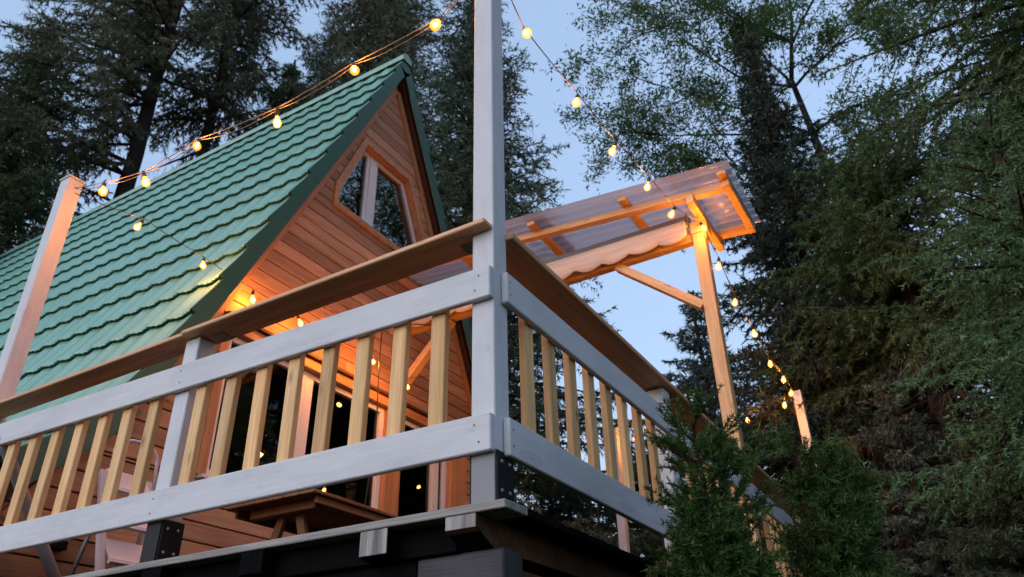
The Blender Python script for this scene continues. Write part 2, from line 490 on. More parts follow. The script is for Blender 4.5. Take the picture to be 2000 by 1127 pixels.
# siding boards, cut round the openings
WIN = [(2.34, 3.87), (2.34, 4.09), (2.665, 4.88), (3.435, 4.88), (3.78, 4.12), (3.78, 3.87)]
def win_span(z):
    if z <= 3.87 or z >= 4.88: return None
    l = 2.34 if z < 4.09 else 2.34 + (2.665 - 2.34) * (z - 4.09) / (4.88 - 4.09)
    r = 3.78 if z < 4.12 else 3.78 + (3.435 - 3.78) * (z - 4.12) / (4.88 - 4.12)
    return l, r
DOOR = (1.36, 4.40, 2.10)     # y0, y1, head height of the glazed doors
def siding_piece(z0, z1, l0, l1, r0, r1):
    if (r0 - l0) < 0.03 and (r1 - l1) < 0.03: return
    prof = [(z0 + 0.0035, -0.010), (z0 + 0.004, 0.013), (z0 + 0.008, 0.018), (z1 - 0.008, 0.017), (z1 - 0.004, 0.012), (z1 - 0.0035, -0.010)]
    cy, cz = (l0 + l1 + r0 + r1) / 4, (z0 + z1) / 2
    vs = []
    for s in (0, 1):
        for z, d in prof:
            t = (z - z0) / (z1 - z0)
            y = (l0 + (l1 - l0) * t) if s == 0 else (r0 + (r1 - r0) * t)
            vs.append((y - cy, -d, z - cz))
    n = len(prof)
    fs = [(i, (i + 1) % n, (i + 1) % n + n, i + n) for i in range(n)] + [tuple(range(n))[::-1], tuple(range(n, 2 * n))]
    me = mesh_py(vs, fs, 'siding')
    mw = Matrix(((0, -1, 0, XW), (1, 0, 0, cy), (0, 0, 1, cz), (0, 0, 0, 1)))
    obj('siding_board', me, cabin, mw)
BH = 0.128
z = 0.03
rr = random.Random(3)
while z < 6.05:
    z0, z1 = z, min(z + BH, 6.08)
    for cut in (0.95, 3.87, 4.88):
        if z0 + 0.012 < cut < z1 - 0.012: z1 = cut
    l0, l1 = y_wall(z0), y_wall(z1); r0, r1 = 2 * YR - l0, 2 * YR - l1
    segs = [(l0, l1, r0, r1)]
    if z1 <= 0.951:
        segs = [(l0, l1, 3.333, 3.333), (DOOR[1] + 0.27, DOOR[1] + 0.27, r0, r1)]
    elif z1 <= DOOR[2] + 0.03:
        segs = [(l0, l1, DOOR[0], DOOR[0]), (DOOR[1] + 0.27, DOOR[1] + 0.27, r0, r1)]
    else:
        w0, w1 = win_span(z0 + 1e-4), win_span(z1 - 1e-4)
        if w0 and w1:
            segs = [(l0, l1, w0[0], w1[0]), (w0[1], w1[1], r0, r1)]
    for (a, b, c, d) in segs:
        # long courses are made of two lengths butted together
        if c - a > 2.6:
            j = a + (c - a) * rr.uniform(0.3, 0.7)
            siding_piece(z0, z1, a, b, j - 0.001, j - 0.001); siding_piece(z0, z1, j + 0.001, j + 0.001, c, d)
        else:
            siding_piece(z0, z1, a, b, c, d)
    z = z1
# backing wall behind the boards with the openings left free (dark felt)
XBk = XW - 0.011
def back_quad(y0, y1, z0, z1):
    return [(XBk - 0.02, y0, z0), (XBk - 0.02, y1, z0), (XBk - 0.02, y1, z1), (XBk - 0.02, y0, z1)]
vs, fs = [], []
z = 0.0
while z < 6.05:
    z1 = z + 0.11
    zz = z + 0.055
    l = y_wall(zz); r = 2 * YR - l
    spans = [(l, r)]
    if zz < 0.90: spans = [(l, 3.40), (DOOR[1], r)]
    elif zz < DOOR[2]: spans = [(l, DOOR[0]), (DOOR[1], r)]
    elif win_span(zz):
        w = win_span(zz); spans = [(l, w[0]), (w[1], r)]
    for a, b in spans:
        if b > a:
            k = len(vs); vs += back_quad(a, b, z, z1); fs.append((k, k + 1, k + 2, k + 3))
    z = z1
obj('wall_backing', mesh_py(vs, fs, 'dark_room'), cabin)

# corner trims that follow the roof line on the right and left of the gable
for s in (-1, 1):
    f = (lambda y: y) if s < 0 else (lambda y: 2 * YR - y)
    zs = [5.98, 3.55, 1.62, 1.2, 0.85, 0.45]
    for za, zb in zip(zs, zs[1:]):
        board('corner_trim', (XW + 0.030, f(y_wall(za) + 0.035), za), (XW + 0.030, f(y_wall(zb) + 0.035), zb), 0.07, 0.025, 'trim', cabin, (1, 0, 0))

# interior: dark floor, back wall, to be seen through the panes
abox('floor', XB + 0.3, XW - 0.12, 0.9, 5.3, -0.10, 0.02, 'table', cabin, 0)
obj('room_wall', mesh_py([(-6.2, 0.5, 0.02), (-6.2, 5.7, 0.02), (-6.2, YR, 6.0)], [(0, 1, 2)], 'dark_room'), cabin)
abox('upper_floor', -6.2, XW - 0.12, 1.75, 4.45, 2.45, 2.6, 'table', cabin, 0)
abox('foundation', XB + 0.2, XW - 0.15, 0.6, 5.6, GZ, -0.12, 'foundation', cabin, 0)

# gable window
def frame_ring(name, poly, width, x0, x1, mat, parent, inward=True):
    """one board along each edge of a polygon in the y-z plane"""
    n = len(poly)
    c = Vector((sum(p[0] for p in poly) / n, sum(p[1] for p in poly) / n))
    P = [Vector(p) for p in poly]
    # inset polygon
    ins = []
    for i in range(n):
        a, b, d = P[i - 1], P[i], P[(i + 1) % n]
        e1 = (b - a).normalized(); e2 = (d - b).normalized()
        n1 = Vector((-e1.y, e1.x)); n2 = Vector((-e2.y, e2.x))
        if n1.dot(c - b) < 0: n1 = -n1
        if n2.dot(c - b) < 0: n2 = -n2
        k = n1 + n2
        ins.append(b + k * (width / (1 + n1.dot(n2))))
    for i in range(n):
        j = (i + 1) % n
        prism(name, [tuple(P[i]), tuple(P[j]), tuple(ins[j]), tuple(ins[i])], 0, x0, x1, mat, parent)
    return [tuple(q) for q in ins]
win = thing_w = bpy.data.objects.new('window', None)
link(win, cabin, Matrix.Translation((XW, 3.06, 4.3)))
outer = [(2.30, 3.835), (2.30, 4.10), (2.645, 4.925), (3.455, 4.925), (3.82, 4.13), (3.82, 3.835)]
ins = frame_ring('window_trim', outer, 0.065, XW + 0.018, XW + 0.045, 'trim', win)
ins2 = frame_ring('reveal_board', ins, 0.022, XW - 0.10, XW + 0.018, 'trim', win)
ins3 = frame_ring('window_frame', ins2, 0.035, XW - 0.085, XW - 0.035, 'white_pvc', win)
prism('mullion', [(2.835, 3.95), (2.925, 3.95), (2.925, 4.80), (2.835, 4.80)], 0, XW - 0.090, XW - 0.025, 'white_pvc', win)
prism('sash_stile', [(2.79, 3.95), (2.833, 3.95), (2.833, 4.80), (2.79, 4.80)], 0, XW - 0.083, XW - 0.040, 'white_pvc', win)
prism('sash_stile', [(2.927, 3.95), (2.965, 3.95), (2.965, 4.80), (2.927, 4.80)], 0, XW - 0.083, XW - 0.040, 'white_pvc', win)
lo = [p for p in ins3]
def clip_poly(poly, ylim, keep_left):
    out = []
    n = len(poly)
    for i in range(n):
        a, b = poly[i], poly[(i + 1) % n]
        ia = (a[0] <= ylim) == keep_left; ib = (b[0] <= ylim) == keep_left
        if ia: out.append(a)
        if ia != ib:
            t = (ylim - a[0]) / (b[0] - a[0]); out.append((ylim, a[1] + t * (b[1] - a[1])))
    return out
for lim, left in ((2.79, True), (2.965, False)):
    pl_ = clip_poly(lo, lim, left)
    prism('pane', pl_, 0, XW - 0.064, XW - 0.060, 'glass', win)

# glazed doors under the porch
def opening(y0, y1, z0, z1, stiles, name, lab):
    d = bpy.data.objects.new(name, None)
    link(d, cabin, Matrix.Translation((XW, (y0 + y1) / 2, z0)))
    d['label'] = lab
    fw = 0.06
    abox('door_frame', XW - 0.10, XW - 0.02, y0, y0 + fw, z0, z1, 'white_pvc', d)
    abox('door_frame', XW - 0.10, XW - 0.02, y1 - fw, y1, z0, z1, 'white_pvc', d)
    abox('door_frame', XW - 0.10, XW - 0.022, y0 + fw, y1 - fw, z1 - 0.05, z1, 'white_pvc', d)
    abox('door_frame', XW - 0.10, XW - 0.022, y0 + fw, y1 - fw, z0, z0 + 0.06, 'white_pvc', d)
    ys = [y0 + fw] + [v for s in stiles for v in s] + [y1 - fw]
    for a, b in stiles:
        mid = (a + b) / 2
        abox('sash_stile', XW - 0.090, XW - 0.018, a, mid - 0.002, z0 + 0.06, z1 - 0.05, 'white_pvc', d)
        abox('sash_stile', XW - 0.090, XW - 0.026, mid + 0.002, b, z0 + 0.06, z1 - 0.05, 'white_pvc', d)
    for a, b in zip(ys[0::2], ys[1::2]):
        abox('pane', XW - 0.060, XW - 0.055, a, b, z0 + 0.06, z1 - 0.05, 'door_glass', d, 0)
    return d
opening(1.42, 3.33, 0.99, 2.10, [(2.19, 2.38)], 'porch_window', 'wide white framed window left of the wooden post')
abox('window_sill', XW - 0.02, XW + 0.075, 1.36, 3.333, 0.950, 0.975, 'white_pvc', cabin)
opening(3.55, 4.37, 0.06, 2.10, [(4.12, 4.24)], 'glass_door', 'narrow white framed glass door right of the wooden post')
# wooden jambs, head board with a ledge as dark as its shadow
abox('jamb', XW - 0.05, XW + 0.035, 1.34, 1.418, 0.976, 2.10, 'trim', cabin)
abox('jamb', XW - 0.05, XW + 0.035, 3.335, 3.545, 0.03, 2.10, 'trim', cabin)
abox('jamb', XW - 0.05, XW + 0.035, 4.375, 4.66, 0.03, 2.10, 'trim', cabin)
abox('head_board', XW - 0.05, XW + 0.040, 1.34, 4.66, 2.103, 2.19, 'trim', cabin)
abox('shadow_ledge', XW + 0.018, XW + 0.075, 1.33, 4.87, 2.193, 2.222, 'soffit', cabin)  # dark colour stands in for the shadow band under the ledge
abox('door_sill', XW - 0.05, XW + 0.05, 3.55, 4.37, 0.02, 0.055, 'grey_wood', cabin)

# roof: one object per tile course
roofL = bpy.data.objects.new('roof', None)
link(roofL, cabin, Matrix.Translation((XF, YR, 6.4)))
PITCH = 0.215
def wave(x):
    u = (x / PITCH) % 1.0
    h = 0.5 - 0.5 * math.cos(2 * math.pi * u)
    return 0.016 * h ** 1.4 + 0.0042 * math.cos(2 * math.pi * 4 * u)
NX = int((XF - 0.004 - XB) / (PITCH / 12))
XS = [XF - 0.004 - i * (XF - 0.004 - XB) / NX for i in range(NX + 1)]
WV = [wave(x) for x in XS]
def course_mesh(length):
    """local: x along ridge, y up the slope from the lower edge, z away from the roof"""
    rows = [(0.040, 0.000, 0.6), (-0.020, 0.029, 1.0), (-0.022, 0.035, 1.0), (0.02, 0.035, 1.0), (0.10, 0.028, 1.0), (length * 0.6, 0.015, 1.0), (length + 0.03, 0.001, 1.0)]
    vs, fs = [], []
    for (y, z, k) in rows:
        for x, w in zip(XS, WV):
            vs.append((x, y, z + w * k))
    n = len(XS)
    for r in range(len(rows) - 1):
        for i in range(n - 1):
            a = r * n + i
            fs.append((a, a + 1, a + n + 1, a + n))
    me = mesh_py(vs, fs, 'roof')
    sm = np.ones(len(fs), dtype=bool); sm[:3 * (n - 1)] = False
    me.polygons.foreach_set('use_smooth', sm)
    return me
COURSE = 0.41
# cut the profile into courses from the eave upwards
prof = list(reversed(OUT))
def prof_at(s):
    for (a, b) in zip(prof, prof[1:]):
        l = math.hypot(b[0] - a[0], b[1] - a[1])
        if s <= l or b is prof[-1]:
            t = s / l
            return (a[0] + (b[0] - a[0]) * t, a[1] + (b[1] - a[1]) * t)
        s -= l
total = sum(math.hypot(b[0] - a[0], b[1] - a[1]) for a, b in zip(prof, prof[1:]))
cm = course_mesh(COURSE)
k = 0
while k * COURSE < total - 0.1:
    p0 = prof_at(k * COURSE); p1 = prof_at(min((k + 1) * COURSE, total - 1e-4))
    for s in (1, -1):
        v = Vector((0, s * (p1[0] - p0[0]), p1[1] - p0[1])).normalized()
        x = Vector((1, 0, 0))
        nrm = Vector((0, -s * v.z, abs(v.y)))
        if s > 0: mw = Matrix((x, v, nrm)).transposed().to_4x4()
        else: mw = Matrix((x, v, nrm)).transposed().to_4x4()
        mw.translation = (0, p0[0] if s > 0 else 2 * YR - p0[0], p0[1])
        obj('tile_course', cm, roofL, mw)
    k += 1
# roof deck under the tiles, closes the attic
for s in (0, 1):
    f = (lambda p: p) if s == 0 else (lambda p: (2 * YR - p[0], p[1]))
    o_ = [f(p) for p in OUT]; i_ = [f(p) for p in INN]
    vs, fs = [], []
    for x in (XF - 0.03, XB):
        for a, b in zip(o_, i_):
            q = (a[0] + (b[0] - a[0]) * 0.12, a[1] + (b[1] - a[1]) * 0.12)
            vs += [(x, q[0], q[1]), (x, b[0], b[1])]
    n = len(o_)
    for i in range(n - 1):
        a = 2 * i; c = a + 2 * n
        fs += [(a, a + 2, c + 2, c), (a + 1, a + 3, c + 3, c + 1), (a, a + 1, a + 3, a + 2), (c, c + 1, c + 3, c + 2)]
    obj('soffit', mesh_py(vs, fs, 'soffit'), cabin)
obj('back_gable', mesh_py([(XB, 0.5, 0), (XB, 5.7, 0), (XB, YR, 6.2)], [(0, 1, 2)], 'siding'), cabin)
# ridge cap in lengths
x = XF + 0.03
while x > XB:
    x1 = max(x - 1.9, XB)
    vs, fs = [], []
    for xx, rad in ((x, 0.085), (x1 - 0.04, 0.079)):
        for i in range(11):
            a = math.radians(-25 + 230 * i / 10)
            vs.append((xx, YR + math.cos(a) * rad, 6.415 + math.sin(a) * rad))
    for i in range(10):
        fs.append((i, i + 1, i + 12, i + 11))
    fs.append(tuple(range(11)))
    obj('ridge_cap', mesh_py(vs, fs, 'roof', False), roofL)
    x = x1
# stepped green barge boards on the gable edge
for s in (1, -1):
    f = (lambda p: p) if s > 0 else (lambda p: (2 * YR - p[0], p[1]))
    k = 0
    tot = total
    seg = 0.41
    while k * seg < tot - 0.05:
        s0, s1 = k * seg, min((k + 1) * seg, tot)
        pts_o = [prof_at(s0 + (s1 - s0 - 1e-4) * t) for t in (0, 0.5, 1)]
        res = []
        for j, p in enumerate(pts_o):
            # direction of the profile
            q0 = prof_at(max(0, s0 + (s1 - s0) * j / 2 - 0.02)); q1 = prof_at(min(tot - 1e-4, s0 + (s1 - s0) * j / 2 + 0.02))
            d = Vector((q1[0] - q0[0], q1[1] - q0[1])).normalized()
            nn = Vector((-d.y, d.x))          # outward
            up_ = 0.056 - 0.042 * j / 2
            res.append((Vector(p) + nn * up_, Vector(p) - nn * (0.102 + (0.05 if s0 < 0.7 else 0.0))))
        last = (k + 1) * seg >= tot - 0.05
        if last:
            res[2] = (Vector((YR, 6.455)), Vector((YR, 6.135)))
        poly = [tuple(f(tuple(r[0]))) for r in res] + [tuple(f(tuple(r[1]))) for r in reversed(res)]
        prism('barge_board', poly, 0, XF - 0.004 + 0.0006 * (k % 2), XF + 0.014 + 0.0012 * (k % 2), 'fascia', cabin)
        k += 1
    # thin pale drip edge along the lower side
    lo_ = []
    st = 0.02
    while st < tot:
        p = prof_at(st); q0 = prof_at(max(0, st - 0.02)); q1 = prof_at(min(tot - 1e-4, st + 0.02))
        d = Vector((q1[0] - q0[0], q1[1] - q0[1])).normalized(); nn = Vector((-d.y, d.x))
        w = Vector(p) - nn * (0.105 + (0.05 if st < 0.72 else 0.0))
        if w.x < YR - 0.01: lo_.append(f((w.x, w.y)))
        st += 0.3
    tube('drip_edge', [(XF + 0.006, a, b) for a, b in lo_], 0.006, 'pipe', cabin, 5)
# rain pipe and a small outlet box at the left foot of the gable
tube('rain_pipe', [(-3.05, -0.02, 0.80), (-3.04, 0.03, 0.74), (-3.0, 0.44, 0.16), (-2.98, 0.56, 0.0), (-2.98, 0.57, -0.2)], 0.030, 'pipe', cabin, 12)
lampb = abox('outlet_box', XW + 0.018, XW + 0.075, 0.47, 0.56, 0.335, 0.385, 'black_steel', cabin)

# ------------------------------------------------------------------ deck
deck = thing('terrace_deck', 'raised wooden terrace with weathered grey edge board and joists blackened for the shade below', 'deck', (-1.6, 3.2, 0))
y = -0.042
k = 0
while y < 6.72:
    x0 = -5.0 if y < 0.35 else XW + 0.03
    e = 0.056 + rr.uniform(-0.004, 0.004)
    abox('deck_board', x0, e, y, y + 0.142, -0.020, 0.006, 'grey_wood' if k == 0 else 'shade_black', deck, 0.003)  # boards behind the first blackened to match their shaded underside
    y += 0.148
    k += 1
JX = [-0.105, -0.445, -1.0, -1.55, -2.1, -2.65, -3.12]
for i, x in enumerate(JX):
    mt = 'brown_joist' if i == 0 else 'shade_black'  # inner joists take the darkness of the cavity as colour
    y0 = -0.034
    zt, zb = -0.0215, -0.112
    # near end cut off at a slant underneath
    poly = [(y0, zt), (6.62, zt), (6.62, zb), (y0 + (0.10 if i == 0 else 0.03), zb), (y0, zt - (0.045 if i == 0 else 0.082))]
    prism('joist', poly, 0, x - 0.056, x + 0.056, mt, deck)
    if i < 3:
        zlow = zt - (0.042 if i == 0 else 0.080)
        board('joist_end', (x, y0 - 0.003, zlow), (x, y0 - 0.003, zt - 0.001), 0.111, 0.005, 'shade_black' if i == 2 else 'end_grain', deck, (0, 1, 0), 0.001)
        if i == 0:
            prism('joist_cut', [(y0 - 0.003, zlow - 0.001), (y0 + 0.098, zb - 0.002), (y0 + 0.103, zb + 0.003), (y0 + 0.002, zlow + 0.003)], 0, x - 0.0562, x + 0.0562, 'shade_black', deck)  # black plate added to shade the joist's slanted underside
abox('shade_board', -5.0, -0.165, 0.030, 0.048, -0.1125, -0.0215, 'shade_black', deck)  # added black board standing in for the dark cavity between joists
abox('beam', -0.33, -0.004, 0.05, 0.17, -0.30, -0.114, 'slate_wood', deck, 0.006)
abox('beam', -5.0, -0.334, 0.056, 0.17, -0.30, -0.116, 'shade_black', deck, 0.006)
abox('beam', -3.1, -0.02, 3.2, 3.32, -0.30, -0.114, 'shade_black', deck, 0.006)
abox('beam', -3.1, -0.02, 6.45, 6.57, -0.30, -0.114, 'shade_black', deck, 0.006)
abox('skirt_board', -0.048, -0.022, 0.18, 6.5, -0.30, -0.16, 'brown_joist', deck)
abox('rear_skirt', -5.0, -0.2, 0.6, 0.63, GZ, -0.12, 'shade_black', deck)
abox('side_skirt', -0.2, -0.17, 0.6, 6.5, GZ, -0.12, 'shade_black', deck)
for (x, y) in ((-0.10, 0.11), (-1.9, 0.11), (-3.6, 0.11), (-0.10, 3.26), (-0.10, 6.51), (-3.0, 6.51)):
    abox('support_post', x - 0.07, x + 0.07, y - 0.058, y + 0.058, GZ, -0.301, 'shade_black', deck, 0.005)

# ------------------------------------------------------------------ railings
PW = 0.094
def shoe(parent, x0, x1, y0, y1, z0=0.008, z1=0.180, front='grey_steel', t=0.006):
    s = bpy.data.objects.new('post_shoe', box_mesh(x1 - x0 - 0.004, y1 - y0 + 0.002, z1 - z0, front, 0.002))
    link(s, parent, Matrix.Translation(((x0 + x1) / 2, (y0 + y1) / 2, (z0 + z1) / 2)))
    for xa, xb, sg in ((x1, x1 + t, 1), (x0 - t, x0, -1)):
        pl_ = abox('side_plate', xa, xb, y0 + 0.004, y1 + 0.012, z0, z1, 'black_steel', s, 0.001)
    for dy in (0.27, 0.80):
        for dz in (0.26, 0.80):
            p = (x1 + t, y0 + (y1 - y0) * dy, z0 + (z1 - z0) * dz)
            disc_screw('bolt', p, (1, 0, 0), 0.0065, 'bolt', s, 0.006)
    return s

front_rail = thing('front_railing', 'front terrace railing of white boards and pine balusters below a brown shelf', 'railing', (-1.7, 0, 0))
# posts
abox('corner_post', -PW, 0, 0, PW, 0.18, 2.75, 'white', front_rail, 0.004, 'tall white corner post of the terrace')
shoe(front_rail, -PW, 0, 0, PW, front='grey_steel')
abox('post', -1.687, -1.593, 0, PW, 0.18, 1.016, 'white', front_rail, 0.004, 'short white post under the shelf')
shoe(front_rail, -1.687, -1.593, 0, PW, front='black_steel')
abox('tall_post', -3.385, -3.285, 0, 0.098, 0.18, 2.66, 'white', front_rail, 0.004, 'tall white post at the far left of the railing')
prism('post_cap', [(-3.392, -0.007), (-3.278, -0.007), (-3.278, 0.105), (-3.392, 0.105)], 2, 2.661, 2.673, 'white', front_rail)
shoe(front_rail, -3.385, -3.285, 0, 0.098)
# rails (front face on y = -0.028); ends taken a little off true as in the real thing
board('rail_board', (-5.0, -0.0145, 0.8345), (-0.001, -0.0145, 0.8005), 0.027, 0.1285, 'white', front_rail, (0, 0, 1), 0.004)
board('rail_board', (-5.0, -0.0145, 0.2420), (-0.001, -0.0145, 0.2360), 0.027, 0.1275, 'white', front_rail, (0, 0, 1), 0.004)
for x in (-0.055, -1.64):
    for z_ in (0.773, 0.83, 0.205, 0.265):
        disc_screw('screw', (x + rr.uniform(-.01, .01), -0.0282, z_ + (0.011 if x < -1 and z_ > .5 else 0.0)), (0, -1, 0), 0.0042, 'screw', front_rail, 0.001)
xs = [-0.245, -0.4195, -0.5985, -0.777, -0.960, -1.1435, -1.325, -1.510, -1.828, -2.014, -2.199, -2.385, -2.572, -2.763, -2.95, -3.13]
for i, x in enumerate(xs):
    board('baluster', (x + rr.uniform(-.005, .005), 0.0155, 0.19), (x + rr.uniform(-.005, .005), 0.0155, 0.835), 0.064, 0.030, 'pine', front_rail, (0, 1, 0), 0.003)
board('shelf_board', (-1.662, 0.027, 1.030), (-0.008, 0.027, 1.049), 0.165, 0.022, 'shelf', front_rail, (0, 0, 1), 0.004, 'brown shelf board ending at the tall corner post')
board('shelf_board', (-5.0, 0.004, 0.976), (-1.665, 0.024, 1.0285), 0.136, 0.022, 'shelf', front_rail, (0, 0, 1), 0.004, 'brown shelf board running out to the left')
for x in (-0.17, -1.55):
    prism('bracket', [(0.03, 1.034 + 0.0115 * (x + .17)), (0.10, 1.034 + 0.0115 * (x + .17)), (0.10, 1.030 + 0.0115 * (x + .17)), (0.03, 1.030 + 0.0115 * (x + .17))], 0, x, x + 0.07, 'bolt', front_rail)

side_rail = thing('side_railing', 'side terrace railing receding to the right of the tall corner post', 'railing', (0, 3.3, 0))
board('rail_board', (0.0138, 0.048, 0.800), (0.0138, 6.60, 0.800), 0.027, 0.128, 'white', side_rail, (0, 0, 1), 0.004)
board('rail_board', (0.0138, 0.048, 0.234), (0.0138, 6.60, 0.234), 0.027, 0.131, 'white', side_rail, (0, 0, 1), 0.004)
y = 0.289 - 0.033
PY = [1.765, 3.47, 5.15]
while y < 6.4:
    if not any(abs(y - (p + 0.047)) < 0.10 for p in PY):
        board('baluster', (-0.0155, y + rr.uniform(-.005, .005), 0.20), (-0.0155, y + rr.uniform(-.005, .005), 0.845), 0.060, 0.030, 'pine', side_rail, (1, 0, 0), 0.003)
    y += 0.1825
for p in (PY[0], PY[2]):
    abox('post', -PW, -0.001, p, p + PW, 0.18, 1.018, 'white', side_rail, 0.004)
    shoe(side_rail, -PW, -0.001, p, p + PW)
abox('tall_post', -0.09, 0.004, 6.56, 6.655, 0.0, 2.69, 'white', side_rail, 0.004, 'tall white post at the far end of the side railing')
for (ya, yb) in ((0.085, 1.81), (1.814, 5.19), (5.194, 6.62)):
    board('shelf_board', (-0.052, ya, 1.045), (-0.052, yb, 1.045), 0.170, 0.028, 'shelf', side_rail, (0, 0, 1), 0.004)
for z_ in (0.828, 0.775, 0.262, 0.205):
    disc_screw('screw', (0.0275, 0.072, z_), (1, 0, 0), 0.004, 'screw', side_rail, 0.001)

farpost = thing('terrace_post', 'white post standing at the far back edge of the terrace, seen between the side balusters', 'post', (-2.28, 6.6, 0))
abox('post_body', -2.33, -2.235, 6.555, 6.65, 0.007, 2.68, 'white', farpost, 0.004)
prism('post_cap', [(-2.337, 6.548), (-2.228, 6.548), (-2.228, 6.657), (-2.337, 6.657)], 2, 2.681, 2.692, 'white', farpost)

# ------------------------------------------------------------------ pergola
perg = thing('pergola', 'raw pine porch frame under grey corrugated plastic roofing', 'pergola', (-0.08, 3.56, 0))
def zs(x): return 3.342 - 0.086 * (x - 0.3)
abox('post', -0.145, -0.040, 3.50, 3.60, 0.006, 3.075, 'pergola_pine', perg, 0.004)
board('main_beam', (XW + 0.03, 3.56, 3.035), (-0.03, 3.56, 3.082), 0.075, 0.12, 'pergola_pine', perg)
board('brace', (-0.15, 3.555, 2.40), (-0.86, 3.555, 3.005), 0.07, 0.09, 'pergola_pine', perg, (0, 1, 0))
board('brace', (XW + 0.04, 3.555, 2.45), (-2.66, 3.555, 2.985), 0.07, 0.09, 'pergola_pine', perg, (0, 1, 0))
# cross beam over the post, purlins, battens
board('cross_beam', (-0.040, 3.19, zs(-0.04) - 0.151), (-0.040, 4.06, zs(-0.04) - 0.151), 0.065, 0.085, 'pergola_pine', perg)
abox('post_head', -0.15, -0.005, 3.49, 3.615, 3.078, 3.19, 'pergola_pine', perg, 0.004)
for y in (3.265, 3.97):
    board('purlin', (XW + 0.03, y, zs(XW) - 0.078), (0.30, y, zs(0.30) - 0.078), 0.07, 0.060, 'pergola_pine', perg)
for x in (0.265, -0.60, -1.50, -2.4):
    board('batten', (x, 3.115, zs(x) - 0.026), (x, 4.03, zs(x) - 0.026), 0.075, 0.042, 'pergola_pine', perg)
board('end_rafter', (0.268, 3.20, zs(.268) - 0.078), (0.268, 4.02, zs(.268) - 0.078), 0.06, 0.05, 'pergola_pine', perg)
# corrugated sheets, waves run across the slope
def corr_sheet(x0, x1, y0, y1, lift):
    n = int((y1 - y0) / 0.009)
    vs, fs = [], []
    for x in (x0, x0 + (x1 - x0) / 2, x1):
        for i in range(n + 1):
            y = y0 + (y1 - y0) * i / n
            u = (y / 0.112) % 1
            h = 0.015 * max(-1, min(1, 1.7 * math.sin(2 * math.pi * u)))
            vs.append((x, y, zs(x) + 0.013 + lift + h))
    for r in range(2):
        for i in range(n):
            a = r * (n + 1) + i
            fs.append((a, a + 1, a + n + 2, a + n + 1))
    me = mesh_py(vs, fs, 'sheet', True)
    obj('roof_sheet', me, perg)
corr_sheet(-1.55, 0.35, 3.055, 4.075, 0.0)
corr_sheet(XW + 0.035, -1.36, 3.055, 4.075, 0.0022)

awn = thing('awning', 'retracted beige awning with scalloped valance hanging below the pergola roof', 'awning', (-1.7, 3.46, 3.1))
zt, nv = 3.205, 180
vs, fs = [], []
x0, x1 = XW + 0.10, -0.172
for i in range(nv + 1):
    x = x0 + (x1 - x0) * i / nv
    u = (x - x1) / 0.265
    sc_ = abs(math.sin(math.pi * u)) ** 0.8
    zb = 3.052 + 0.018 * (x - x1) - 0.046 * sc_ + 0.004 * math.sin(x * 9)
    yo = 3.450 + 0.007 * math.sin(x * 11) + 0.004 * math.sin(x * 27 + 1)
    zt_ = zt + 0.008 * (x - x1) * -1
    for j, t in enumerate((0, 0.33, 0.66, 1)):
        vs.append((x, 3.450 + (yo - 3.450) * t - 0.006 * t, zt_ + (zb - zt_) * t))
for i in range(nv):
    for j in range(3):
        a = i * 4 + j
        fs.append((a, a + 4, a + 5, a + 1))
me = mesh_py(vs, fs, 'fabric', True)
vo = obj('valance', me, awn)
sd = vo.modifiers.new('thickness', 'SOLIDIFY'); sd.thickness = 0.002
board('front_bar', (x0, 3.462, zt + 0.045), (x1 + 0.01, 3.462, zt + 0.020), 0.035, 0.045, 'cassette', awn)
tube('fabric_roll', [(x0, 3.515, zt + 0.02), (x1, 3.515, zt + 0.0)], 0.034, 'fabric', awn, 12)
abox('end_cap', x1 + 0.012, x1 + 0.024, 3.440, 3.545, 3.165, 3.265, 'cassette', awn)

# ------------------------------------------------------------------ string lights
def lathe(prof, n=14):
    vs, fs = [], []
    for r, z in prof:
        for k in range(n):
            a = 2 * math.pi * k / n
            vs.append((r * math.cos(a), r * math.sin(a), z))
    for i in range(len(prof) - 1):
        for k in range(n):
            fs.append((i * n + k, i * n + (k + 1) % n, (i + 1) * n + (k + 1) % n, (i + 1) * n + k))
    fs.append(tuple(range(n))[::-1]); fs.append(tuple((len(prof) - 1) * n + k for k in range(n)))
    return vs, fs
v, f = lathe([(0.005, -0.040), (0.016, -0.036), (0.025, -0.024), (0.028, -0.009), (0.025, 0.006), (0.018, 0.019), (0.013, 0.030), (0.012, 0.036)])
ME_GLASS = mesh_py(v, f, 'bulb_glass', True)
v, f = lathe([(0.012, 0.034), (0.0145, 0.036), (0.0145, 0.066), (0.010, 0.074), (0.006, 0.084)], 10)
ME_SOCK = mesh_py(v, f, 'cord', False)
v, f = lathe([(0.004, -0.024), (0.0095, -0.017), (0.0112, -0.005), (0.009, 0.008), (0.004, 0.016)], 8)
ME_FIL = mesh_py(v, f, 'filament', True)
LD = bpy.data.lights.new('bulb_light', 'POINT')
LD.energy = BULB_W; LD.color = (1.0, 0.40, 0.09); LD.shadow_soft_size = 0.02
rb = random.Random(11)
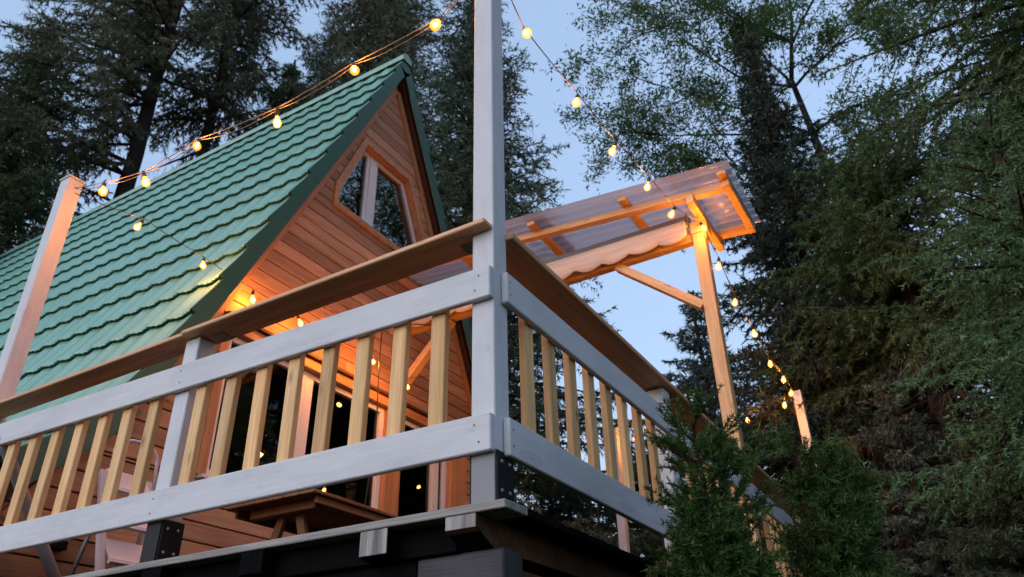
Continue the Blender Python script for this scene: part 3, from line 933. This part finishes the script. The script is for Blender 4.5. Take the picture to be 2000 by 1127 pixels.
def string_lights(label, start, end, bulbs, pale=False, twin=False, tilt=0.45):
    t = thing('string_light', label, 'string light', start, 'strings of warm bulbs')
    path = [Vector(start)]
    for b in bulbs:
        path.append(Vector(b) + Vector((0, 0, 0.082)))
    path.append(Vector(end))
    for q in ((0, 1) if twin else (0,)):
        pts = []
        for a, b in zip(path, path[1:]):
            for i in range(8):
                s = i / 8
                sag = (0.018 + 0.045 * q) * (b - a).length * 4 * s * (1 - s) * (1.0 if q == 0 else rb.uniform(.9, 1.1))
                pts.append(a.lerp(b, s) - Vector((0, 0, sag)) + Vector((0, 0.012 * q, 0)))
        pts.append(path[-1])
        vv, ff = tube_data(pts, 0.0030 if q == 0 else 0.0022, 6)
        obj('cord', mesh_py(vv, ff, 'cord_pale' if pale else 'cord', True), t)
    for b in bulbs:
        mw = Matrix.Translation(Vector(b) + Vector((0, 0, 0.07))) @ Matrix.Rotation(rb.uniform(-tilt, tilt), 4, 'X') @ Matrix.Rotation(rb.uniform(-tilt, tilt), 4, 'Y') @ Matrix.Translation((0, 0, -0.07)) @ Matrix.Scale(rb.uniform(0.82, 1.0), 4)
        bo = obj('bulb', ME_GLASS, t, mw)
        obj('socket', ME_SOCK, bo, mw)
        obj('filament', ME_FIL, bo, mw)
        lo_ = bpy.data.objects.new('bulb_light', LD)
        link(lo_, bo, mw @ Matrix.Translation((0, 0, -0.005)))
    return t
LT = (-3.29, 0.05, 2.60)
string_lights('bulb string running along the roof ridge line from the corner post to the left post', (-0.09, 0.05, 2.68), LT,
    [(-0.314, 0.04, 2.345), (-0.862, 0.04, 2.332), (-1.391, 0.04, 2.284), (-2.033, 0.04, 2.358), (-2.508, 0.04, 2.319), (-2.914, 0.04, 2.402)], pale=True, twin=True)
string_lights('bulb string crossing the tiled roof from the left post to the gable wall', (-3.285, 0.06, 2.56), (-2.86, 3.5, 2.42),
    [(-3.22, 0.53, 2.53), (-3.155, 1.02, 2.45), (-3.09, 1.46, 2.37), (-3.05, 1.91, 2.34), (-3.0, 2.31, 2.27), (-2.95, 2.71, 2.28), (-2.89, 3.16, 2.19)])
string_lights('bulb string across the sky from the corner post down to the pergola', (-0.03, 0.09, 2.68), (-0.09, 3.49, 3.14),
    [(-0.042, 0.391, 2.443), (-0.045, 1.026, 2.521), (-0.049, 1.594, 2.59), (-0.052, 2.206, 2.714), (-0.056, 2.762, 2.798), (-0.03, 3.40, 3.02)])
string_lights('bulb string sloping down before the dark spruce to the far tall post', (-0.035, 3.55, 3.10), (-0.04, 6.56, 2.66),
    [(-0.03, 3.836, 2.905), (-0.04, 4.272, 2.741), (-0.045, 4.80, 2.66), (-0.045, 5.35, 2.56), (-0.044, 5.95, 2.60), (-0.014, 6.10, 2.480)], twin=True)
string_lights('bulb string leaving the far tall post for the post at the back of the terrace', (-0.085, 6.6, 2.64), (-2.23, 6.6, 2.62),
    [(-0.108, 6.10, 2.384), (-0.636, 6.6, 2.479), (-1.30, 6.6, 2.45), (-1.999, 6.6, 2.51)])

cable = tube('cable', [(-2.90, 3.52, 2.98), (-2.90, 3.30, 2.90), (-2.90, 2.80, 2.66), (-2.90, 2.79, 2.3), (-2.90, 2.81, 1.85), (-2.95, 2.82, 1.2), (-3.05, 2.85, 0.5), (-3.1, 2.9, 0.012)], 0.006, 'cord', None, 6)
cable['label'] = 'thin black cable hanging from the pergola beam before the porch window'; cable['category'] = 'cable'

# ------------------------------------------------------------------ furniture on the deck
tab = thing('picnic_table', 'brown wooden table standing on the terrace before the sliding door', 'table', (-2.36, 2.0, 0.006))
for i in range(6):
    x = -2.72 + i * 0.122
    abox('table_plank', x, x + 0.117, 1.24, 2.75, 0.640, 0.662, 'table', tab, 0.004)
for y in (1.38, 2.55):
    abox('crossbar', -2.62, -2.08, y - 0.03, y + 0.03, 0.585, 0.638, 'table', tab)
    board('leg', (-2.62, y + 0.06, 0.008), (-2.42, y + 0.06, 0.60), 0.06, 0.035, 'table', tab, (0, 1, 0))
    board('leg', (-2.10, y + 0.06, 0.008), (-2.28, y + 0.06, 0.60), 0.06, 0.035, 'table', tab, (0, 1, 0))
abox('apron', -2.70, -2.68, 1.30, 2.70, 0.595, 0.639, 'table', tab)
abox('apron', -2.04, -2.02, 1.30, 2.70, 0.595, 0.639, 'table', tab)

lad = thing('step_ladder', 'pale grey step ladder with rounded handle leaning by the left gable corner', 'step ladder', (-2.75, 0.66, 0.006))
for y in (0.475, 0.765):
    board('stile', (-2.62, y, 0.007), (-2.86, y, 0.72), 0.028, 0.045, 'ladder', lad, (0, 1, 0))
hp = [(-2.82, 0.515, 0.60)] + [(-2.86, 0.655 + 0.14 * math.cos(a), 0.85 + 0.085 * math.sin(a)) for a in [math.pi - i * math.pi / 10 for i in range(11)]] + [(-2.82, 0.795, 0.60)]
tube('handle', hp, 0.011, 'ladder', lad, 8)
for i, z in enumerate((0.22, 0.42, 0.62)):
    x = -2.62 - 0.24 * z / 0.72
    tr_ = board('tread', (x + 0.01, 0.492, z + 0.05), (x + 0.01, 0.748, z + 0.05), 0.165, 0.014, 'ladder', lad, (1, 0, 0.75))
    board('tread_edge', (x + 0.045, 0.492, z - 0.005), (x + 0.045, 0.748, z - 0.005), 0.022, 0.03, 'white_pvc', lad, (0, 0, 1))
for y in (0.48, 0.85):
    tube('rear_leg', [(-2.98, y, 0.007), (-2.86, y + (0.05 if y < .6 else -0.05), 0.60)], 0.012, 'rod', lad, 8)

# ------------------------------------------------------------------ vegetation
NR = np.random.default_rng(5)
cr, cu, cf, cp = (np.array(v) for v in (CAM_R, CAM_U, CAM_F, CAM_P))
def in_view(P, mx=0.22):
    """rough test that skips foliage far outside anything the terrace views could show"""
    d = P - cp
    z = d @ cf
    x = (d @ cr) / np.maximum(z, 0.01) * 1510.88 / 2000
    y = (d @ cu) / np.maximum(z, 0.01) * 1510.88 / 2000
    return (z > 0.2) & (np.abs(x) < 0.5 + mx) & (np.abs(y) < 0.2818 + mx)

def unit(a):
    return a / np.maximum(np.linalg.norm(a, axis=1, keepdims=True), 1e-9)

def tri_mesh(P, D, ln, w, mat):
    n = len(P)
    side = unit(np.cross(D, NR.normal(size=(n, 3))))
    V = np.empty((n, 3, 3), dtype=np.float32)
    V[:, 0] = P - side * (w / 2)[:, None]
    V[:, 1] = P + side * (w / 2)[:, None]
    V[:, 2] = P + D * ln[:, None]
    return np_mesh(V.reshape(-1, 3), n, 3, mat)

def quad_mesh(P, D, ln, w, mat):
    n = len(P)
    side = unit(np.cross(D, NR.normal(size=(n, 3))))
    V = np.empty((n, 4, 3), dtype=np.float32)
    V[:, 0] = P
    V[:, 1] = P + D * (ln * 0.5)[:, None] + side * (w / 2)[:, None]
    V[:, 2] = P + D * ln[:, None]
    V[:, 3] = P + D * (ln * 0.5)[:, None] - side * (w / 2)[:, None]
    return np_mesh(V.reshape(-1, 3), n, 4, mat)

def np_mesh(V, n, k, mat):
    me = bpy.data.meshes.new('foliage')
    me.vertices.add(n * k); me.loops.add(n * k); me.polygons.add(n)
    me.vertices.foreach_set('co', V.ravel())
    me.loops.foreach_set('vertex_index', np.arange(n * k, dtype=np.int32))
    me.polygons.foreach_set('loop_start', np.arange(0, n * k, k, dtype=np.int32))
    me.polygons.foreach_set('loop_total', np.full(n, k, dtype=np.int32))
    me.update(calc_edges=True)
    me.materials.append(M[mat])
    return me

def needles_on(S, D, L, droop, count, ln, w, mat, spread=0.75, hang=0.15, cull=True):
    """needle sprays scattered along branchlets (start, direction, length, droop)"""
    mid = S + D * (L * 0.5)[:, None]
    ok = in_view(mid) if cull else np.ones(len(mid), dtype=bool)
    S, D, L, droop = S[ok], D[ok], L[ok], droop[ok]
    if len(S) == 0: return None
    p = L / L.sum()
    idx = NR.choice(len(S), size=count, p=p)
    u = NR.random(count)
    P = S[idx] + D[idx] * (L[idx] * u)[:, None]
    P[:, 2] -= droop[idx] * u * u * L[idx]
    T = D[idx].copy(); T[:, 2] -= 2 * droop[idx] * u
    T = unit(T)
    R = unit(NR.normal(size=(count, 3)))
    d = T * (1 - spread * 0.5) + R * spread; d[:, 2] -= hang
    d = unit(d)
    l = ln * NR.uniform(0.55, 1.3, count)
    return tri_mesh(P, d, l, w * NR.uniform(0.7, 1.3, count), mat)

def conifer(label, base, H, R, z0, count, ln, w, mat, trunk_r=0.2, droop=0.25, power=1.0, whorl=0.42, nb=6, bark='bark', hang=0.15, sec=0.13,
            lean=(0, 0), dry=0, name='spruce_tree', bl=0.5, cat='tree', tip=0.35, seclen=0.8, low_dead=0.0, az_skip=None, cull=True, group='conifers around the cabin'):
    base = np.array(base, float)
    t = thing(name, label, cat, tuple(base), group)
    def axis(z):
        return base + np.array([lean[0] * z / H, lean[1] * z / H, z])
    # trunk, slightly crooked
    ks = np.linspace(0, 1, 14)
    pts = [axis(k * H) + np.array([NR.normal() * 0.02, NR.normal() * 0.02, 0]) for k in ks]
    v, f = tube_data(pts, [trunk_r * (1.15 if k == 0 else 1) * (1 - 0.93 * k) + 0.012 for k in ks], 12)
    obj('trunk', mesh_py(v, f, bark, True), t)
    LV, LF = [], []
    S, D, L, DR = [], [], [], []
    DS, DD, DL = [], [], []
    z = z0 * (0.3 if low_dead else 1.0)
    while z < H * 0.985:
        live = z >= z0
        k = max(0.0, (H - z) / (H - z0)) if live else 1.0
        Rz = R * k ** power * NR.uniform(0.78, 1.12) + 0.12
        if not live: Rz *= 0.8
        n = nb if live else max(2, nb // 2)
        a0 = NR.random() * 6.28
        for b in range(n):
            az = a0 + 6.283 * b / n + NR.normal() * 0.25
            if az_skip and NR.random() < az_skip(az, z): continue
            Lb = Rz * NR.uniform(0.62, 1.12)
            e = (0.55 * (1 - k) - 0.05 + NR.normal() * 0.08)
            hd = np.array([math.cos(az), math.sin(az), 0.0]); pd = np.array([-hd[1], hd[0], 0])
            st = axis(z + NR.uniform(-0.15, 0.15))
            bend = NR.normal() * 0.12
            def path(tt):
                return st + hd * (Lb * tt) + pd * (bend * Lb * tt * tt) + np.array([0, 0, Lb * (e * tt - droop * tt * tt + droop * tip * tt ** 4)])
            pp = [path(q) for q in (0, 0.25, 0.5, 0.75, 1.0)]
            if not cull or in_view(np.array(pp), 0.3).any():
                r0 = 0.010 + 0.011 * Lb
                tube_data(pp, [r0, r0 * .8, r0 * .6, r0 * .38, r0 * .15], 5, LV, LF, False)
            else:
                continue
            q = 0.12 if live else 0.3
            while q < 1.0:
                p0 = path(q); p1 = path(min(1.0, q + 0.05)); tg = p1 - p0
                tg = tg / (np.linalg.norm(tg) + 1e-9)
                for sd in (-1, 1):
                    ang = sd * NR.uniform(0.6, 1.15)
                    d = np.array([tg[0] * math.cos(ang) - tg[1] * math.sin(ang), tg[0] * math.sin(ang) + tg[1] * math.cos(ang), tg[2] - 0.12 + NR.normal() * 0.12])
                    d /= np.linalg.norm(d)
                    ll = min(seclen, bl * Lb) * (1.05 - 0.65 * q) * NR.uniform(0.5, 1.15)
                    if live and NR.random() > 0.06:
                        S.append(p0); D.append(d); L.append(ll); DR.append(hang * NR.uniform(0.3, 1.5))
                    if dry and NR.random() < (dry if live else 0.9):
                        DS.append(p0); DD.append(d); DL.append(ll * NR.uniform(0.4, 1.0))
                q += sec / max(Lb, 0.3)
            if live:
                S.append(path(0.8)); D.append(unit((path(1.0) - path(0.8))[None])[0]); L.append(0.28 * Lb); DR.append(0.0)
        z += whorl * NR.uniform(0.75, 1.25) * (0.55 + 0.45 * k)
    if LV: obj('branches', mesh_py(LV, LF, bark, False), t)['kind'] = 'stuff'
    S, D, L, DR = np.array(S), np.array(D), np.array(L), np.array(DR)
    me = needles_on(S, D, L, DR, count, ln, w, mat, cull=cull)
    if me:
        obj('crown', me, t)
    if DS:
        DS, DD, DL = np.array(DS), np.array(DD), np.array(DL)
        ok = in_view(DS); DS, DD, DL = DS[ok], DD[ok], DL[ok]
        if len(DS):
            n = min(len(DS) * 7, 9000)
            i = NR.choice(len(DS), n)
            u = NR.random(n)
            P = DS[i] + DD[i] * (DL[i] * u)[:, None]
            d = DD[i] * 0.4 + NR.normal(size=(n, 3)) * 0.5; d[:, 2] -= 0.75
            obj('bare_twigs', tri_mesh(P, unit(d), NR.uniform(0.12, 0.42, n), NR.uniform(0.008, 0.018, n), 'dry'), t)
    return t

# left of and behind the roof
conifer('big old spruce with a thick bare trunk rising behind the left roof slope', (-13.7, 5.95, GZ), 30, 4.4, 12.5, 140000, 0.15, 0.031, 'f_grey', 0.28, 0.30, 0.6, 0.55, 7, dry=0.6, hang=0.45, low_dead=1, sec=0.17, bl=0.45, az_skip=lambda a, z: 0.88 if (math.cos(a - 1.08) > -0.25 and z < 21) else 0.0)
conifer('second bare trunked spruce, right of the thick trunk behind the roof', (-13.4, 7.5, GZ), 29, 3.0, 15.5, 90000, 0.15, 0.031, 'f_grey', 0.23, 0.25, 0.7, 0.6, 5, dry=0.6, hang=0.4, low_dead=1, sec=0.18, bl=0.45)
conifer('dense green spruce filling the left edge above the roof', (-14.9, 3.7, GZ), 17.0, 4.6, 4.0, 160000, 0.15, 0.034, 'f_spruce', 0.3, 0.22, 0.9, 0.45, 7, dry=0.3, hang=0.35)
conifer('dark lower spruce behind the left post', (-12.9, 1.2, GZ), 12.5, 3.6, 1.5, 75000, 0.16, 0.034, 'f_dark', 0.25, 0.2, 0.9, 0.45, 7, dry=0.3, hang=0.3)
conifer('slim green spruce above the middle of the roof ridge', (-11.95, 8.7, GZ), 18.5, 2.5, 6.0, 125000, 0.15, 0.032, 'f_spruce', 0.24, 0.3, 0.8, 0.42, 6, dry=0.25, hang=0.4)
conifer('tall drooping spruce behind the roof peak', (-9.4, 9.6, GZ), 25, 3.2, 5.0, 190000, 0.14, 0.030, 'f_grey', 0.3, 0.3, 0.6, 0.4, 7, dry=0.15, hang=0.7)
conifer('far spruce showing between the trunks left of the roof peak', (-14.3, 12.1, GZ), 25, 3.4, 8.0, 60000, 0.2, 0.038, 'f_dark', 0.3, 0.3, 0.7, 0.5, 6, dry=0.4, hang=0.4)
conifer('broad dark spruce behind the tall corner post', (-5.35, 8.05, GZ), 19.5, 4.3, 2.5, 220000, 0.105, 0.024, 'f_dark', 0.3, 0.34, 1.4, 0.36, 8, dry=0.12, hang=0.3, tip=0.6)
# right side
conifer('pointed dark spruce with its tip against the sky', (0.1, 8.95, GZ), 12.9, 2.9, 1.6, 300000, 0.088, 0.024, 'f_black', 0.2, 0.25, 1.2, 0.30, 9, bark='bark_red', dry=0.12, hang=0.2, tip=0.6)
conifer('pale blue green spruce behind the pergola post', (-2.2, 11.0, GZ), 8.9, 2.2, 1.0, 90000, 0.12, 0.028, 'f_blue', 0.14, 0.22, 0.9, 0.34, 7, hang=0.15)
conifer('forked yellow green conifer with a thick dark trunk, right of the pointed spruce', (1.36, 7.95, GZ), 8.7, 1.75, 5.3, 130000, 0.070, 0.016, 'f_yellow', 0.30, 0.30, 0.45, 0.30, 9, dry=0.03, hang=0.5, low_dead=1)
conifer('large drooping yellow green conifer at the upper right', (4.1, 6.1, GZ), 19, 2.9, 5.2, 250000, 0.072, 0.0165, 'f_yellow', 0.34, 0.30, 0.45, 0.36, 9, dry=0.05, hang=0.6)
conifer('shadowy dark conifer on the right edge behind the hemlock', (3.3, 7.6, GZ), 9.5, 2.0, 1.4, 130000, 0.07, 0.0165, 'f_dark', 0.26, 0.30, 0.5, 0.34, 8, dry=0.1, hang=0.6)
conifer('fresh green hemlock spreading flat sprays from the right edge', (2.3, 4.6, GZ), 6.2, 1.6, 3.2, 90000, 0.045, 0.013, 'f_hem', 0.14, 0.22, 0.7, 0.26, 8, hang=0.25, sec=0.09)
conifer('low dark spruce at the lower right corner', (1.55, 5.6, GZ), 3.9, 1.35, 0.8, 110000, 0.05, 0.014, 'f_dark', 0.1, 0.2, 0.8, 0.24, 8, hang=0.15, sec=0.09)
conifer('small pale tipped spruce beside the reddish trunk', (0.85, 6.9, GZ), 4.9, 1.15, 0.9, 90000, 0.05, 0.014, 'f_blue', 0.09, 0.2, 0.85, 0.26, 7, hang=0.12, sec=0.09)
conifer('far dark spruce closing the gap behind the pointed spruce', (-1.6, 16.7, GZ), 10.5, 3.0, 1.0, 36000, 0.17, 0.036, 'f_dark', 0.2, 0.2, 0.8, 0.45, 7)
conifer('far grey green spruce behind the drooping conifer', (1.0, 15.5, GZ), 13.5, 3.0, 1.0, 40000, 0.17, 0.036, 'f_spruce', 0.2, 0.2, 0.8, 0.45, 7)
conifer('far dark spruce on the right, deep in the background', (3.2, 12.5, GZ), 10.5, 2.8, 1.0, 40000, 0.15, 0.034, 'f_dark', 0.2, 0.2, 0.7, 0.42, 7)
conifer('distant green spruce seen between the side balusters', (-4.0, 12.6, GZ), 6.6, 2.3, 0.4, 70000, 0.14, 0.034, 'f_spruce', 0.2, 0.2, 0.6, 0.36, 8)
conifer('low dark spruce seen under the side rail, nearest the corner post', (-4.6, 9.9, GZ), 5.6, 1.9, 0.3, 70000, 0.12, 0.030, 'f_dark', 0.15, 0.2, 0.55, 0.32, 8)
conifer('low spruce seen between the last side balusters before the bushes', (-2.2, 10.2, GZ), 5.2, 1.7, 0.3, 60000, 0.12, 0.030, 'f_spruce', 0.15, 0.2, 0.55, 0.32, 8)
conifer('tall background spruce at the top right, mirrored in the gable window', (5.0, 11.6, GZ), 20, 2.6, 4.0, 12000, 0.18, 0.036, 'f_spruce', 0.3, 0.25, 0.6, 0.42, 8, hang=0.3, cull=False)

# locust with feathery leaves over the gap of sky
def locust():
    t = thing('locust_tree', 'feathery leaved deciduous tree arching over the gap of open sky', 'tree', (0.9, 11.6, GZ))
    tr = [np.array(p) for p in ((0.9, 11.6, GZ), (0.85, 11.5, 3.0), (0.95, 11.45, 6.0), (0.74, 11.44, 7.9), (0.62, 11.42, 9.8), (0.50, 11.34, 11.3), (0.82, 11.35, 12.9), (1.1, 11.3, 15.0))]
    v, f = tube_data(tr, [0.19, 0.17, 0.14, 0.105, 0.07, 0.052, 0.035, 0.015], 9)
    obj('trunk', mesh_py(v, f, 'bark', True), t)
    LV, LF = [], []
    tips = []
    def limb(p, d, L, r, lev):
        n = 5
        pts = [p]; dd = d / np.linalg.norm(d)
        for i in range(n):
            dd = dd + NR.normal(size=3) * (0.12 + 0.05 * lev); dd[2] -= 0.03 * (lev > 0)
            dd /= np.linalg.norm(dd)
            pts.append(pts[-1] + dd * (L / n))
        tube_data(pts, [r * (1 - 0.75 * i / n) for i in range(n + 1)], 5, LV, LF, False)
        if lev >= 3 or L < 0.35:
            tips.append((pts, L)); return
        kids = (7, 6, 5)[min(lev, 2)]
        for k in range(kids):
            i = 1 + int(NR.random() * n) if k else n
            i = min(i, n)
            side = NR.normal(size=3); side -= dd * side.dot(dd); side /= np.linalg.norm(side)
            nd = dd * NR.uniform(0.5, 1.0) + side * NR.uniform(0.4, 0.9); nd[2] *= 0.7
            limb(pts[i], nd, L * NR.uniform(0.38, 0.58), r * 0.45, lev + 1)
    A = np.array
    starts = {0: A((0.74, 11.44, 7.9)), 1: A((0.62, 11.42, 9.8)), 2: A((0.52, 11.36, 11.1)), 3: A((0.72, 11.35, 12.3))}
    for s, e in ((3, (-2.0, 9.4, 13.4)), (2, (-2.3, 9.8, 11.9)), (1, (-2.2, 10.1, 10.7)), (1, (-1.8, 10.0, 12.0)), (3, (-1.2, 9.4, 13.6)), (0, (-1.9, 10.4, 9.4)), (2, (2.2, 10.6, 12.0)), (3, (2.4, 10.2, 13.8)), (0, (2.3, 10.9, 9.2)), (1, (2.1, 11.2, 10.6)), (0, (1.9, 11.3, 8.0)), (2, (-0.6, 10.6, 12.4))):
        p = starts[s]; d = A(e) - p
        limb(p, d, np.linalg.norm(d) * 0.92, 0.036, 0)
    for k in range(12):
        i = 3 + k % 4; q = NR.random()
        p = tr[i] * (1 - q) + tr[i + 1] * q if i < 7 else tr[i]
        limb(p, np.array([NR.normal() + 0.4, NR.normal() * 0.6 - 0.4, 0.35]), NR.uniform(0.9, 1.6), 0.016, 1)
    obj('branches', mesh_py(LV, LF, 'bark', False), t)
    S, D, L = [], [], []
    for pts, l in tips:
        for a, b in zip(pts, pts[1:]):
            for q in range(2):
                S.append(a + (b - a) * NR.random()); D.append(unit((b - a + NR.normal(size=3) * 0.12)[None])[0]); L.append(0.22)
    S, D, L = A(S), A(D), A(L)
    ok = in_view(S); S, D, L = S[ok], D[ok], L[ok]
    n = 48000
    i = NR.choice(len(S), n)
    P = S[i] + D[i] * (L[i] * NR.random(n))[:, None] + NR.normal(size=(n, 3)) * 0.03
    d = D[i] * 0.4 + NR.normal(size=(n, 3)) * 0.5
    obj('crown', quad_mesh(P, unit(d), NR.uniform(0.07, 0.15, n), NR.uniform(0.022, 0.045, n), 'f_leaf'), t)
locust()

# yew bushes in front of the side railing
def bush(label, base, top, R, count, seed, stems, shoots):
    global NR
    NR = np.random.default_rng(seed)
    base = np.array(base, float); top = np.array(top, float)
    t = thing('yew_bush', label, 'bush', tuple(base), 'evergreen bushes before the side railing')
    LV, LF = [], []
    S, D, L = [], [], []
    H = top[2] - base[2]
    for s in range(stems):
        az = 6.283 * s / stems + NR.normal() * 0.3
        off = np.array([math.cos(az), math.sin(az), 0]) * R * NR.uniform(0.1, 0.5)
        e = base + np.array([off[0], off[1], H * NR.uniform(0.72, 1.0)])
        e[:2] += (top[:2] - base[:2])
        pts = [base + (e - base) * q + np.array([0, 0, 0]) + NR.normal(size=3) * 0.025 * (q > 0) for q in np.linspace(0, 1, 8)]
        tube_data(pts, [0.018 * (1 - 0.85 * q) + 0.003 for q in np.linspace(0, 1, 8)], 6, LV, LF, False)
        for k in range(shoots):
            q = 0.42 + 0.58 * NR.random() ** 0.8
            i = min(6, int(q * 7)); p = pts[i] + (pts[i + 1] - pts[i]) * (q * 7 - i)
            a2 = NR.random() * 6.283
            prof_ = (1 - max(0, (q - 0.55)) / 0.55) ** 0.7
            l1 = R * NR.uniform(0.4, 1.0) * prof_ + 0.06
            d = np.array([math.cos(a2), math.sin(a2), NR.uniform(0.25, 1.0)]); d /= np.linalg.norm(d)
            pe = p + d * l1
            tube_data([p, p + d * l1 * 0.5, pe], [0.004, 0.003, 0.0015], 4, LV, LF, False)
            for j in range(9):
                u = NR.uniform(0.25, 1.0)
                dd = d + NR.normal(size=3) * 0.45; dd[2] += 0.25; dd /= np.linalg.norm(dd)
                S.append(p + d * l1 * u); D.append(dd); L.append(NR.uniform(0.05, 0.14))
    obj('stems', mesh_py(LV, LF, 'bark_red', False), t)
    S, D, L = np.array(S), np.array(D), np.array(L)
    obj('crown', needles_on(S, D, L, np.zeros(len(S)), count, 0.027, 0.0056, 'f_yew', 0.8, -0.05), t)
    return t
bush('upright yew bush covering the side railing, thin stem below, nearer the corner post', (0.41, 0.62, GZ), (0.46, 0.74, 0.47), 0.18, 115000, 21, 8, 32)
bush('rounder yew bush right of the upright one, below the far tall post', (0.72, 1.30, GZ), (0.76, 1.32, 0.38), 0.20, 190000, 22, 11, 50)
